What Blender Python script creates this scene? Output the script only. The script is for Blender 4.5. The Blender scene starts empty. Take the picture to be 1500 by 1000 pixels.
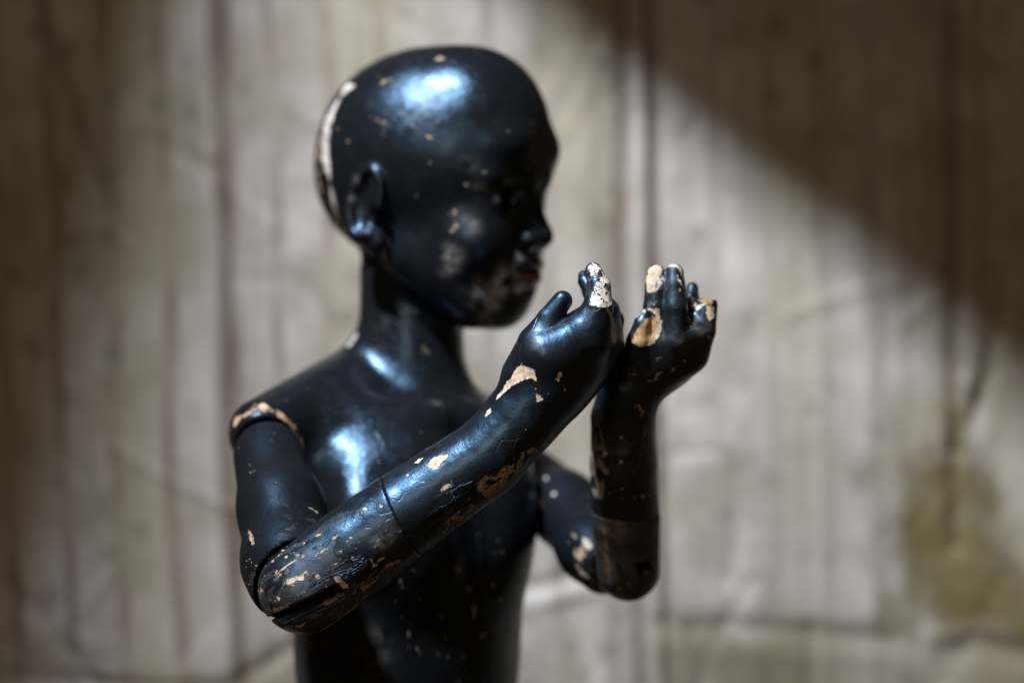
import bpy, bmesh, math, random
import numpy as np
from mathutils import Vector
from mathutils.bvhtree import BVHTree

# ------------------------------------------------------------------ camera, world, lights, exposure
scene = bpy.context.scene
col = scene.collection
ZC = 1.20                      # height of the lens above the floor the figure would stand on
D = 1.60                       # lens to the sharp plane (near forearm), metres
LENS = 85.0
KPX = D * 36.0 / LENS / 1500.0 # metres per photo pixel at the sharp plane

cam_d = bpy.data.cameras.new('camera')
cam_d.lens = LENS; cam_d.sensor_width = 36.0
cam_d.clip_start = 0.05; cam_d.clip_end = 50.0
cam_d.dof.use_dof = True
cam_d.dof.focus_distance = D - 0.022
cam_d.dof.aperture_fstop = 2.0
cam_d.dof.aperture_blades = 0
cam = bpy.data.objects.new('camera', cam_d)
cam.location = (0, -D, ZC); cam.rotation_euler = (math.radians(90), 0, 0)
col.objects.link(cam); scene.camera = cam

world = bpy.data.worlds.new('World'); scene.world = world; world.use_nodes = True
wbg = world.node_tree.nodes['Background']
wbg.inputs['Color'].default_value = (1.0, 0.52, 0.18, 1); wbg.inputs['Strength'].default_value = 0.032

def aim(o, target):
    o.rotation_euler = (Vector(target) - o.location).to_track_quat('-Z', 'Y').to_euler()

# small hard top lamp; two added boards, out of view, limit its pool on the cloth
LAMP = np.array([-0.82, -0.84, 2.04])                  # relative to the lens axis
sp = bpy.data.lights.new('top_lamp', 'SPOT')
sp.energy = 500; sp.color = (0.90, 0.96, 1.0)
sp.shadow_soft_size = 0.075; sp.spot_size = math.radians(60); sp.spot_blend = 1.0
spot = bpy.data.objects.new('top_lamp', sp); col.objects.link(spot)
spot.location = (LAMP[0], LAMP[1], ZC + LAMP[2])
aim(spot, (0.0, 0.45, ZC + 0.02))

# tall window lamp in front, to the left: it gives the long sheens on the lacquer
ar = bpy.data.lights.new('window_lamp', 'AREA')
ar.shape = 'RECTANGLE'; ar.size = 0.26; ar.size_y = 0.50
ar.energy = 3.0; ar.color = (1.0, 0.82, 0.60)
area = bpy.data.objects.new('window_lamp', ar); col.objects.link(area)
area.location = (-0.34, -1.22, ZC + 0.50); aim(area, (-0.08, 0.10, ZC - 0.04))

scene.view_settings.view_transform = 'Standard'
scene.view_settings.look = 'None'
scene.view_settings.gamma = 1.0
scene.view_settings.exposure = 0.0
scene.view_settings.use_curve_mapping = False
scene.cycles.use_denoising = True
scene.cycles.max_bounces = 6

# ------------------------------------------------------------------ helpers
SHIFT = np.array([0, 0, ZC])
def P(px, py, y=0.0):
    """point at depth y (metres behind the sharp plane) in model space (lens axis = z 0)"""
    s = KPX * (D + y) / D
    return np.array([(px - 750) * s, y, (500 - py) * s])
def R(r, y=0.0):
    return r * KPX * (D + y) / D

def unit(v):
    v = np.asarray(v, float); return v / np.linalg.norm(v)

class Field:
    """distance field on a grid; primitives are blended in, then meshed with surface nets"""
    def __init__(self, lo, hi, h):
        self.lo = np.asarray(lo, float); self.h = h
        n = np.ceil((np.asarray(hi, float) - self.lo) / h).astype(int) + 1
        self.n = n
        self.ax = [(self.lo[i] + h * np.arange(n[i])).astype(np.float32) for i in range(3)]
        self.F = np.full(tuple(n), 0.5, np.float32)
        self.prims = []
    def _sl(self, lo, hi, pad):
        s = []
        for i in range(3):
            a = int(np.floor((lo[i] - pad - self.lo[i]) / self.h)); b = int(np.ceil((hi[i] + pad - self.lo[i]) / self.h)) + 1
            a = max(a, 0); b = min(b, self.n[i])
            if b <= a: return None
            s.append(slice(a, b))
        return tuple(s)
    def _op(self, fn, bb, k, mode):
        s = self._sl(bb[0], bb[1], 2.2 * k + 5 * self.h + 0.03)
        if s is None: return
        X = self.ax[0][s[0]][:, None, None]; Y = self.ax[1][s[1]][None, :, None]; Z = self.ax[2][s[2]][None, None, :]
        d = fn(X, Y, Z); a = self.F[s]
        if mode == 'add':
            if k > 0:
                hh = np.maximum(k - np.abs(a - d), 0) / k
                self.F[s] = np.minimum(a, d) - hh * hh * k * 0.25
            else: self.F[s] = np.minimum(a, d)
        else:
            d = -d
            if k > 0:
                hh = np.maximum(k - np.abs(a - d), 0) / k
                self.F[s] = np.maximum(a, d) + hh * hh * k * 0.25
            else: self.F[s] = np.maximum(a, d)
    def add(self, prim, k=0.0, label=0):
        self._op(prim[0], prim[1], k, 'add'); self.prims.append((prim[0], label))
    def cut(self, prim, k=0.0):
        self._op(prim[0], prim[1], k, 'cut')
    def clip(self, point, normal, k=0.0):
        """keep only the side the normal points away from"""
        n = unit(normal).astype(np.float32); p = np.asarray(point, float)
        X = self.ax[0][:, None, None]; Y = self.ax[1][None, :, None]; Z = self.ax[2][None, None, :]
        d = (X - p[0]) * n[0] + (Y - p[1]) * n[1] + (Z - p[2]) * n[2]
        if k > 0:
            hh = np.maximum(k - np.abs(self.F - d), 0) / k
            self.F = np.maximum(self.F, d) + hh * hh * k * 0.25
        else: self.F = np.maximum(self.F, d)
    def copy(self):
        o = Field.__new__(Field); o.__dict__.update(self.__dict__); o.F = self.F.copy(); return o
    def labels(self, V):
        V = V.astype(np.float32); out = np.zeros(len(V), int); best = np.full(len(V), 1e9, np.float32)
        for fn, lab in self.prims:
            d = fn(V[:, 0], V[:, 1], V[:, 2]); m = d < best; best[m] = d[m]; out[m] = lab
        return out
    def sample(self, V):
        g = (V - self.lo) / self.h
        g = np.clip(g, 0, self.n - 1.001); i = g.astype(int); f = g - i
        r = 0
        for a in (0, 1):
            for b in (0, 1):
                for c in (0, 1):
                    w = (f[:, 0] if a else 1 - f[:, 0]) * (f[:, 1] if b else 1 - f[:, 1]) * (f[:, 2] if c else 1 - f[:, 2])
                    r = r + w * self.F[i[:, 0] + a, i[:, 1] + b, i[:, 2] + c]
        return r
    def mesh(self):
        F = self.F; nx, ny, nz = F.shape
        S = F < 0
        c = S[:-1, :-1, :-1].astype(np.int8)
        for a, b, d in ((1,0,0),(0,1,0),(0,0,1),(1,1,0),(1,0,1),(0,1,1),(1,1,1)):
            c = c + S[a:nx-1+a, b:ny-1+b, d:nz-1+d]
        act = (c > 0) & (c < 8)
        idx = np.full(act.shape, -1, np.int64)
        I = np.argwhere(act); idx[act] = np.arange(len(I))
        pos = np.zeros((len(I), 3)); cnt = np.zeros(len(I))
        corners = [(a, b, d) for a in (0, 1) for b in (0, 1) for d in (0, 1)]
        vals = {q: F[I[:,0]+q[0], I[:,1]+q[1], I[:,2]+q[2]].astype(float) for q in corners}
        for q in corners:
            for ax in range(3):
                if q[ax]: continue
                e = list(q); e[ax] = 1; e = tuple(e)
                v0, v1 = vals[q], vals[e]
                m = (v0 < 0) != (v1 < 0)
                t = np.where(m, v0 / np.where(m, v0 - v1, 1), 0)
                p = np.array(q, float)[None, :].repeat(len(I), 0); p[:, ax] += t
                pos[m] += p[m]; cnt[m] += 1
        V = self.lo + self.h * (I + pos / cnt[:, None])
        quads = []
        for ax in range(3):
            u, v = (ax + 1) % 3, (ax + 2) % 3
            sl0 = [slice(None)] * 3; sl1 = [slice(None)] * 3
            sl0[ax] = slice(0, -1); sl1[ax] = slice(1, None)
            A, B = S[tuple(sl0)], S[tuple(sl1)]
            E = np.argwhere(A != B)
            ok = (E[:, u] > 0) & (E[:, v] > 0) & (E[:, u] < F.shape[u]-1) & (E[:, v] < F.shape[v]-1)
            E = E[ok]
            ins = A[E[:,0], E[:,1], E[:,2]]
            def cell(du, dv):
                q = E.copy(); q[:, u] -= du; q[:, v] -= dv
                return idx[q[:,0], q[:,1], q[:,2]]
            Q = np.stack([cell(1,1), cell(0,1), cell(0,0), cell(1,0)], 1)
            Q[~ins] = Q[~ins][:, ::-1]
            quads.append(Q)
        Q = np.concatenate(quads); Q = Q[(Q >= 0).all(1)]
        # pull the vertices onto the true surface
        e = self.h * 0.5
        for _ in range(2):
            g = np.stack([self.sample(V + d) - self.sample(V - d) for d in np.eye(3) * e], 1) / (2 * e)
            gl = np.maximum((g * g).sum(1), 0.2)
            V = V - np.clip(self.sample(V) / gl, -e, e)[:, None] * g * 0.8
        return V, Q

def ellipsoid(c, r, axes=None):
    c = np.asarray(c, float); r = np.asarray(r, float)
    A = np.eye(3) if axes is None else np.asarray(axes, float)   # rows: local axes
    c32 = c.astype(np.float32)
    def fn(X, Y, Z):
        dx, dy, dz = X - c32[0], Y - c32[1], Z - c32[2]
        k0 = 0; k1 = 0
        for i in range(3):
            q = dx * np.float32(A[i,0]) + dy * np.float32(A[i,1]) + dz * np.float32(A[i,2])
            k0 = k0 + (q / np.float32(r[i]))**2; k1 = k1 + (q / np.float32(r[i]**2))**2
        k0 = np.sqrt(k0); k1 = np.sqrt(k1)
        return (k0 * (k0 - 1) / np.maximum(k1, 1e-6)).astype(np.float32)
    ext = np.sqrt(((A * r[:, None])**2).sum(0))
    return fn, (c - ext, c + ext)

def cone(a, b, ra, rb):
    a = np.asarray(a, float); b = np.asarray(b, float); ba = b - a; L2 = float(ba @ ba)
    A = a.astype(np.float32); BA = ba.astype(np.float32)
    def fn(X, Y, Z):
        dx, dy, dz = X - A[0], Y - A[1], Z - A[2]
        t = np.clip((dx * BA[0] + dy * BA[1] + dz * BA[2]) / np.float32(L2), 0, 1)
        t2 = t
        return np.sqrt((dx - BA[0]*t)**2 + (dy - BA[1]*t)**2 + (dz - BA[2]*t)**2) - np.float32(ra) - np.float32(rb - ra) * t2
    lo = np.minimum(a - ra, b - rb); hi = np.maximum(a + ra, b + rb)
    return fn, (lo, hi)

def box(c, half, axes=None, rnd=0.0):
    c = np.asarray(c, float); half = np.asarray(half, float)
    A = np.eye(3) if axes is None else np.asarray(axes, float)
    def fn(X, Y, Z):
        dx, dy, dz = X - np.float32(c[0]), Y - np.float32(c[1]), Z - np.float32(c[2])
        o = 0; mx = None
        for i in range(3):
            q = np.abs(dx * np.float32(A[i,0]) + dy * np.float32(A[i,1]) + dz * np.float32(A[i,2])) - np.float32(half[i] - rnd)
            o = o + np.maximum(q, 0)**2
            mx = q if mx is None else np.maximum(mx, q)
        return np.sqrt(o) + np.minimum(mx, 0) - np.float32(rnd)
    ext = (np.abs(A) * half[:, None]).sum(0)
    return fn, (c - ext, c + ext)

def vnormals(V, Q):
    n = np.cross(V[Q[:, 2]] - V[Q[:, 0]], V[Q[:, 3]] - V[Q[:, 1]])
    N = np.zeros_like(V)
    for i in range(4): np.add.at(N, Q[:, i], n)
    return N / np.maximum(np.linalg.norm(N, axis=1), 1e-12)[:, None]

# ------------------------------------------------------------------ materials
def nt(mat):
    mat.use_nodes = True; t = mat.node_tree; t.nodes.clear(); return t
class NB:
    def __init__(self, tree): self.t = tree
    def n(self, typ, **kw):
        o = self.t.nodes.new(typ)
        for k, v in kw.items(): setattr(o, k, v)
        return o
    def link(self, a, b): self.t.links.new(a, b)
    def setin(self, o, name, v):
        s = o.inputs[name]
        if isinstance(v, bpy.types.NodeSocket): self.link(v, s)
        else: s.default_value = v
    def math(self, op, a, b=0.0, c=0.0, clamp=False):
        o = self.n('ShaderNodeMath', operation=op, use_clamp=clamp)
        for i, v in enumerate((a, b, c)): self.setin(o, i, v)
        return o.outputs[0]
    def mix(self, f, a, b):
        o = self.n('ShaderNodeMix', data_type='RGBA')
        self.setin(o, 0, f); self.setin(o, 6, a); self.setin(o, 7, b); return o.outputs[2]
    def mixf(self, f, a, b):
        o = self.n('ShaderNodeMix', data_type='FLOAT')
        self.setin(o, 0, f); self.setin(o, 2, a); self.setin(o, 3, b); return o.outputs[0]
    def smooth(self, v, lo, hi, a=0.0, b=1.0):
        o = self.n('ShaderNodeMapRange', interpolation_type='SMOOTHSTEP')
        self.setin(o, 0, v); self.setin(o, 1, lo); self.setin(o, 2, hi); self.setin(o, 3, a); self.setin(o, 4, b); return o.outputs[0]
    def noise(self, vec, scale, detail=3, rough=0.55, dist=0.0):
        o = self.n('ShaderNodeTexNoise'); self.link(vec, o.inputs['Vector'])
        o.inputs['Scale'].default_value = scale; o.inputs['Detail'].default_value = detail
        o.inputs['Roughness'].default_value = rough; o.inputs['Distortion'].default_value = dist
        return o
    def attr(self, name):
        o = self.n('ShaderNodeAttribute'); o.attribute_name = name; return o

def lacquer(name, base_rough=0.34, spec=0.5, coat=0.15, crackle=1.0, specks=0.42, lift=0.0, blotch=0.11, tint=(0.30, 0.60, 1.0, 1)):
    m = bpy.data.materials.new(name); b = NB(nt(m))
    tc = b.n('ShaderNodeTexCoord'); v = tc.outputs['Object']
    pr = b.n('ShaderNodeBsdfPrincipled'); out = b.n('ShaderNodeOutputMaterial')
    b.link(pr.outputs[0], out.inputs[0])
    chip = b.attr('chip').outputs['Fac']; ccol = b.attr('chip_colour').outputs['Color']
    scuff = b.attr('scuff').outputs['Fac']; wear = b.attr('wear').outputs['Fac']
    # flaked chips: distance attribute broken up by noise
    n1 = b.noise(v, 260, 4, 0.65).outputs['Fac']; n2 = b.noise(v, 900, 3, 0.6).outputs['Fac']
    dj = b.math('ADD', chip, b.math('ADD', b.math('MULTIPLY', b.math('SUBTRACT', n1, 0.5), 4.2), b.math('MULTIPLY', b.math('SUBTRACT', n2, 0.5), 1.4)))
    rgb = b.n('ShaderNodeRGBToBW'); b.link(ccol, rgb.inputs[0])
    dullw = b.math('MULTIPLY', b.smooth(rgb.outputs[0], 0.34, 0.46, 1.0, 0.0), b.smooth(rgb.outputs[0], 0.12, 0.20)); whitew = b.smooth(rgb.outputs[0], 0.72, 0.80)
    isl = b.math('MULTIPLY', b.smooth(b.noise(v, 105, 5, 0.65).outputs['Fac'], 0.50, 0.54), dullw)
    isl = b.math('ADD', isl, b.math('MULTIPLY', b.smooth(b.noise(v, 330, 4, 0.6, 0.8).outputs['Fac'], 0.56, 0.60), whitew))
    dj = b.math('SUBTRACT', dj, b.math('MULTIPLY', isl, 12.0))
    cm = b.smooth(dj, -0.10, 0.12)
    rim = b.math('MULTIPLY', b.smooth(dj, -0.9, -0.1), b.math('SUBTRACT', 1.0, cm))
    # worn areas: small ragged flakes, drawn out along the forearm
    dp = b.n('ShaderNodeVectorMath', operation='DOT_PRODUCT'); b.link(v, dp.inputs[0]); dp.inputs[1].default_value = (0.8, 0.0, 0.6)
    sv = b.n('ShaderNodeVectorMath', operation='SCALE'); sv.inputs[0].default_value = (0.8, 0.0, 0.6); b.link(b.math('MULTIPLY', dp.outputs['Value'], -0.68), sv.inputs['Scale'])
    va = b.n('ShaderNodeVectorMath', operation='ADD'); b.link(v, va.inputs[0]); b.link(sv.outputs[0], va.inputs[1])
    va = va.outputs[0]
    wn = b.noise(va, 120, 5, 0.62, 0.4).outputs['Fac']
    wm = b.smooth(b.math('ADD', wn, b.math('MULTIPLY', wear, 0.22)), 0.760, 0.772)
    wm = b.math('MULTIPLY', wm, b.smooth(wear, 0.02, 0.2))
    fs = b.noise(v, 230, 3, 0.55).outputs['Fac']; fz = b.noise(v, 24, 3, 0.6).outputs['Fac']
    fm = b.smooth(b.math('ADD', fs, b.math('MULTIPLY', b.math('ADD', b.math('SUBTRACT', fz, 0.5), b.math('MULTIPLY', wear, 0.14)), specks)), 0.735, 0.75)
    wm = b.math('MAXIMUM', wm, fm)
    pn0 = b.math('ADD', b.noise(va, 62, 5, 0.6, 0.6).outputs['Fac'], b.math('MULTIPLY', wear, 0.13))
    peel = b.smooth(pn0, 0.575, 0.590)
    pedge = b.math('MULTIPLY', b.smooth(b.math('ABSOLUTE', b.math('SUBTRACT', pn0, 0.578)), 0.0, 0.008, 1.0, 0.0), b.smooth(wear, 0.05, 0.3))
    pedge = b.math('MULTIPLY', pedge, b.smooth(b.noise(v, 75, 3).outputs['Fac'], 0.45, 0.6))
    peel = b.math('MULTIPLY', peel, b.smooth(wear, 0.05, 0.3))
    # crackle
    dv = b.n('ShaderNodeVectorMath', operation='MULTIPLY_ADD')
    b.link(b.noise(v, 30, 2, 0.45).outputs['Color'], dv.inputs[0]); dv.inputs[1].default_value = (0.045,)*3; b.link(v, dv.inputs[2])
    vo = b.n('ShaderNodeTexVoronoi', feature='DISTANCE_TO_EDGE'); b.link(dv.outputs[0], vo.inputs['Vector']); vo.inputs['Scale'].default_value = 40
    ck = b.smooth(vo.outputs['Distance'], 0.0, 0.016, 1.0, 0.0)
    ckm = b.math('MULTIPLY', b.smooth(b.noise(v, 34, 4, 0.6).outputs['Fac'], 0.50, 0.60), crackle)
    ck = b.math('MULTIPLY', ck, ckm)
    # colour
    pn = b.noise(v, 16, 4).outputs['Fac']
    black = b.mix(pn, (0.0045, 0.0055, 0.0085, 1), (0.0115, 0.0125, 0.0150, 1))
    black = b.mix(min(lift * 0.8, 1.0), black, (0.034, 0.0325, 0.031, 1))
    black = b.mix(peel, black, (0.034, 0.031, 0.029, 1))
    black = b.mix(b.math('MULTIPLY', pedge, 0.7), black, (0.34, 0.29, 0.23, 1))
    dust = b.smooth(b.noise(v, 420, 4, 0.7).outputs['Fac'], 0.66, 0.78)
    black = b.mix(b.math('MULTIPLY', dust, 0.30), black, (0.16, 0.14, 0.12, 1))
    black = b.mix(b.math('MULTIPLY', ck, 0.22), black, (0.10, 0.095, 0.09, 1))
    sc = b.math('MULTIPLY', scuff, b.smooth(b.noise(v, 90, 5, 0.65).outputs['Fac'], 0.36, 0.66), clamp=True)
    black = b.mix(sc, black, (0.42, 0.40, 0.385, 1))
    tan = b.mix(b.noise(v, 300, 3).outputs['Fac'], (0.42, 0.27, 0.13, 1), (0.62, 0.47, 0.32, 1))
    c1 = b.mix(wm, black, tan)
    # chip colour with grain and dirt
    gr = b.noise(v, 380, 5, 0.7).outputs['Fac']
    cdirt = b.mix(b.smooth(gr, 0.30, 0.62), (0.35, 0.28, 0.22, 1), (1, 1, 1, 1))
    mm = b.n('ShaderNodeMix', data_type='RGBA', blend_type='MULTIPLY'); mm.inputs[0].default_value = 0.8
    b.link(ccol, mm.inputs[6]); b.link(cdirt, mm.inputs[7])
    c2 = b.mix(cm, c1, mm.outputs[2])
    c2 = b.mix(b.math('MULTIPLY', rim, 0.5), c2, (0.03, 0.026, 0.024, 1))
    b.link(c2, pr.inputs['Base Color'])
    bare = b.math('MAXIMUM', cm, wm)
    rn = b.noise(v, 48, 7, 0.70).outputs['Fac']
    ro = b.math('ADD', b.math('MULTIPLY', b.math('SUBTRACT', rn, 0.5), 0.46), base_rough)
    ro = b.math('ADD', ro, b.math('MULTIPLY', b.smooth(b.noise(v, 62, 7, 0.72, 0.5).outputs['Fac'], 0.50, 0.57), blotch))
    ro = b.math('ADD', ro, b.math('MULTIPLY', peel, 0.14))
    ro = b.math('ADD', ro, b.math('MULTIPLY', sc, 0.35))
    b.link(b.mixf(bare, ro, 0.8), pr.inputs['Roughness'])
    b.link(b.mixf(bare, spec, 0.3), pr.inputs['Specular IOR Level'])
    b.link(b.mix(bare, tint, (1, 1, 1, 1)), pr.inputs['Specular Tint'])
    pr.inputs['Coat Roughness'].default_value = 0.2
    b.link(b.math('SUBTRACT', coat, b.math('MULTIPLY', bare, coat)), pr.inputs['Coat Weight'])
    # relief: hand-carved waviness, brush marks, crackle, chips lie below the paint
    h = b.math('MULTIPLY', b.noise(v, 34, 3, 0.5).outputs['Fac'], 0.45)
    h = b.math('ADD', h, b.math('MULTIPLY', b.noise(v, 150, 5, 0.65).outputs['Fac'], 0.30))
    h = b.math('ADD', h, b.math('MULTIPLY', b.noise(v, 700, 3, 0.6).outputs['Fac'], 0.05))
    h = b.math('SUBTRACT', h, b.math('MULTIPLY', ck, 0.13))
    h = b.math('SUBTRACT', h, b.math('MULTIPLY', peel, 0.30))
    h = b.math('SUBTRACT', h, b.math('MULTIPLY', bare, 0.55))
    h = b.math('ADD', h, b.math('MULTIPLY', rim, 0.10))
    bp = b.n('ShaderNodeBump'); bp.inputs['Distance'].default_value = 0.0016; bp.inputs['Strength'].default_value = 0.85
    b.link(h, bp.inputs['Height']); b.link(bp.outputs[0], pr.inputs['Normal'])
    return m

MAT_ARM = lacquer('black_lacquer_cracked', base_rough=0.33, spec=1.0, coat=0.14, tint=(0.25, 0.56, 1.0, 1))
MAT_DULL = lacquer('black_paint_dull', base_rough=0.46, spec=0.16, coat=0.0, crackle=0.5)
MAT_WORN = lacquer('black_paint_worn_grey', base_rough=0.46, spec=0.6, coat=0.0, crackle=0.6, specks=0.62, lift=1.2, tint=(0.85, 0.9, 1.0, 1))
MAT_FAR = lacquer('black_lacquer_rubbed', base_rough=0.34, spec=1.0, coat=0.1, crackle=0.8, specks=0.58, lift=0.15, tint=(0.42, 0.68, 1.0, 1))
MAT_BODY = lacquer('black_lacquer_polished', base_rough=0.25, spec=0.55, coat=0.05, crackle=0.35, specks=0.30, blotch=0.10)

# ------------------------------------------------------------------ backdrop: an old striped cloth hung loosely behind the figure
YW = 0.62
SW = KPX * (D + YW) / D
def seg_dist(x, z, pts):
    """signed side distance (px) and parameter to a polyline given in photo pixels"""
    best = np.full(x.shape, 1e9); sd = np.zeros(x.shape)
    for (x0, z0), (x1, z1) in zip(pts[:-1], pts[1:]):
        dx, dz = x1 - x0, z1 - z0; L2 = dx*dx + dz*dz
        t = np.clip(((x-x0)*dx + (z-z0)*dz) / L2, 0, 1)
        qx, qz = x - x0 - t*dx, z - z0 - t*dz
        d = np.hypot(qx, qz); m = d < best
        best = np.where(m, d, best); sd = np.where(m, np.sign(qx*dz - qz*dx) * d, sd)
    return sd
def fade(v, a, b):
    t = np.clip((v - a) / (b - a), 0, 1); return t*t*(3-2*t)

def build_cloth():
    # dense in the part in view, coarser outside
    u = np.concatenate([np.linspace(-1500, -80, 50)[:-1], np.linspace(-80, 1580, 470), np.linspace(1580, 3000, 50)[1:]])
    w = np.concatenate([np.linspace(-1100, -60, 40)[:-1], np.linspace(-60, 1060, 300), np.linspace(1060, 2300, 40)[1:]])
    X, Z = np.meshgrid(u, w)               # photo pixels at the cloth's depth
    rng = np.random.default_rng(23)
    H = np.zeros_like(X)                   # metres towards the lens
    for i in range(16):                    # slow drape and small buckles
        a = rng.uniform(-0.5, 0.5); f = rng.uniform(0.004, 0.022); ph = rng.uniform(0, 6.28)
        H += 0.0016 * np.sin((X + a * Z * 0.35) * f + ph) * np.sin(Z * rng.uniform(0.001, 0.006) + rng.uniform(0, 6.28)) * 0.012 / (f + 0.004)
    def ridge(pts, amp, wid): 
        nonlocal H
        d = seg_dist(X, Z, pts); H += 0.85 * amp * np.exp(-(d / wid)**2)
    def step(pts, amp, wid):
        nonlocal H
        d = seg_dist(X, Z, pts); H += amp * (0.5 + 0.5*np.tanh(d / wid)) * np.exp(-(np.maximum(np.abs(d) - 3*wid, 0) / 90)**2)
    # long tuck left of the figure
    t1 = [(316, -1100), (328, 0), (336, 300), (345, 480), (358, 1000), (370, 2300)]
    ridge(t1, -0.0070, 10); ridge([(a + 22, b) for a, b in t1], 0.0035, 16); ridge([(a - 24, b) for a, b in t1], 0.0025, 14)
    # folded strip right of the head
    t2 = [(890, -1100), (908, 0), (914, 160), (912, 420), (930, 700), (944, 1000), (955, 2300)]
    ridge(t2, -0.0095, 13); ridge([(a + 27, b) for a, b in t2], 0.0085, 12)
    t3 = [(934, -1100), (948, 0), (956, 200), (964, 420), (970, 700), (976, 1000), (985, 2300)]
    ridge(t3, -0.0075, 10); ridge([(a - 60, b) for a, b in t2], 0.0045, 22)
    # creases
    ridge([(40, -60), (68, 40), (105, 150), (140, 240), (160, 300), (172, 420)], -0.0045, 10)
    ridge([(62, -60), (92, 40), (130, 150), (162, 240)], 0.0030, 12)
    ridge([(210, 200), (260, 222), (318, 250)], -0.0025, 12)
    ridge([(1390, -300), (1392, 200), (1396, 520), (1398, 700), (1400, 800)], -0.0070, 11)
    ridge([(1416, 0), (1420, 300), (1418, 560)], 0.0035, 16)
    ridge([(1398, 660), (1432, 590), (1455, 510), (1478, 400)], -0.0060, 13)
    ridge([(1412, 640), (1412, 560)], 0.0060, 14)
    ridge([(1370, 15), (1440, 75), (1560, 160)], -0.0050, 12)
    ridge([(740, 868), (800, 858), (866, 838), (930, 840)], -0.0040, 11); ridge([(740, 892), (866, 864)], 0.0030, 12)
    ridge([(965, 912), (1080, 915), (1200, 925), (1310, 935)], -0.0035, 15)
    ridge([(965, 950), (1080, 950), (1200, 962), (1310, 968)], 0.0012, 20)
    ridge([(-60, 800), (55, 895), (110, 960), (170, 1040)], -0.0050, 11)
    ridge([(-300, 960), (220, 1008), (330, 1010), (440, 942), (480, 920)], -0.0055, 13)
    ridge([(1360, 1010), (1380, 960), (1440, 945), (1500, 960), (1600, 950)], -0.0028, 16); ridge([(1370, 930), (1430, 915), (1500, 925)], 0.0025, 13)
    ridge([(1010, 930), (1040, 1030)], -0.004, 12)
    for xs, a in ((1075, .0014), (1160, -.0012), (1250, .0016), (1320, -.0014), (75, -.0016), (165, -.0016), (250, -.0016), (410, .0012), (465, -.001)):
        ridge([(xs - 30, -1100), (xs, 0), (xs + 30, 1000), (xs + 60, 2300)], a, 13)
    for i in range(110):                   # random short creases of crumpled cloth
        x0, z0 = rng.uniform(-80, 1580), rng.uniform(-60, 1060); an = rng.normal(1.45, 0.7); L = rng.uniform(50, 230)
        x1, z1 = x0 + L * math.cos(an), z0 + L * math.sin(an); xm, zm = (x0 + x1) / 2 + rng.uniform(-18, 18), (z0 + z1) / 2
        wd = rng.uniform(7, 16); a = rng.choice([-1, 1]) * rng.uniform(0.0006, 0.0022)
        m = (X > min(x0, x1) - 80) & (X < max(x0, x1) + 80) & (Z > min(z0, z1) - 80) & (Z < max(z0, z1) + 80)
        d = seg_dist(X[m], Z[m], [(x0, z0), (xm, zm), (x1, z1)])
        H[m] += a * np.exp(-(d / wd)**2)
    verts = np.stack([(X - 750) * SW, YW - H, (500 - Z) * SW], -1).reshape(-1, 3)
    nx, nz = len(u), len(w)
    ii = np.arange(nz - 1)[:, None] * nx + np.arange(nx - 1)[None, :]
    Q = np.stack([ii, ii + nx, ii + nx + 1, ii + 1], -1).reshape(-1, 4)
    me = bpy.data.meshes.new('backdrop_cloth')
    base = np.array([0, YW, -ZC + 0.02])
    me.from_pydata((verts - base).tolist(), [], Q.tolist()); me.update()
    me.shade_smooth()
    o = bpy.data.objects.new('backdrop_cloth', me); col.objects.link(o)
    o.location = (base + SHIFT).tolist()
    so = o.modifiers.new('thickness', 'SOLIDIFY'); so.thickness = 0.0012; so.offset = 1
    o['label'] = 'faded striped off-white cloth with creases and a water stain, hanging behind the figure'
    o['category'] = 'backdrop'
    # stain, stripe, tone and shade attributes, in cloth coordinates
    def attr(name, val):
        a = me.attributes.new(name, 'FLOAT', 'POINT'); a.data.foreach_set('value', np.ascontiguousarray(val.reshape(-1), dtype=np.float32))
    poly = [(1305, 905), (1302, 800), (1318, 720), (1345, 670), (1378, 640), (1402, 600), (1420, 640), (1445, 690), (1478, 760), (1505, 840), (1530, 900), (1500, 930), (1400, 930)]
    attr('stain', poly_sd(X.reshape(-1), Z.reshape(-1), poly))
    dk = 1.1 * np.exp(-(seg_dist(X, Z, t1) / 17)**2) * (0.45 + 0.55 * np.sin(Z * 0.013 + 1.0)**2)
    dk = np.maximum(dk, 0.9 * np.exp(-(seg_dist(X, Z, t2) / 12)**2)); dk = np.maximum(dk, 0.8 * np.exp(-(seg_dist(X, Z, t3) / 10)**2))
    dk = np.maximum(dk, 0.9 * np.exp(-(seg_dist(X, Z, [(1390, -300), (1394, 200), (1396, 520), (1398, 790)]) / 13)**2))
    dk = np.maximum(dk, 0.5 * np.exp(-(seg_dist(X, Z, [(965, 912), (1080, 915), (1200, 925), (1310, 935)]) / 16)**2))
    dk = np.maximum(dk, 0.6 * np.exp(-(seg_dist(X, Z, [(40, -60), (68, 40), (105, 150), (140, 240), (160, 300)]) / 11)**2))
    attr('fold_tone', dk)  # darker tone along the folds
    low_shade = fade(Z + 14 * np.sin(X * 0.021) + 8 * np.sin(X * 0.05), 900, 935) * fade(X, 950, 985) * (0.75 + 0.25 * np.sin(X * 0.013))  # shade painted into the bottom of the cloth, in place of weaker light
    low_shade = np.maximum(low_shade, 0.8 * fade(Z - np.abs(X - 400) * 0.9, 905, 960) * fade(-X, -560, -430))
    attr('bottom_shade', low_shade)
    return o

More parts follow.
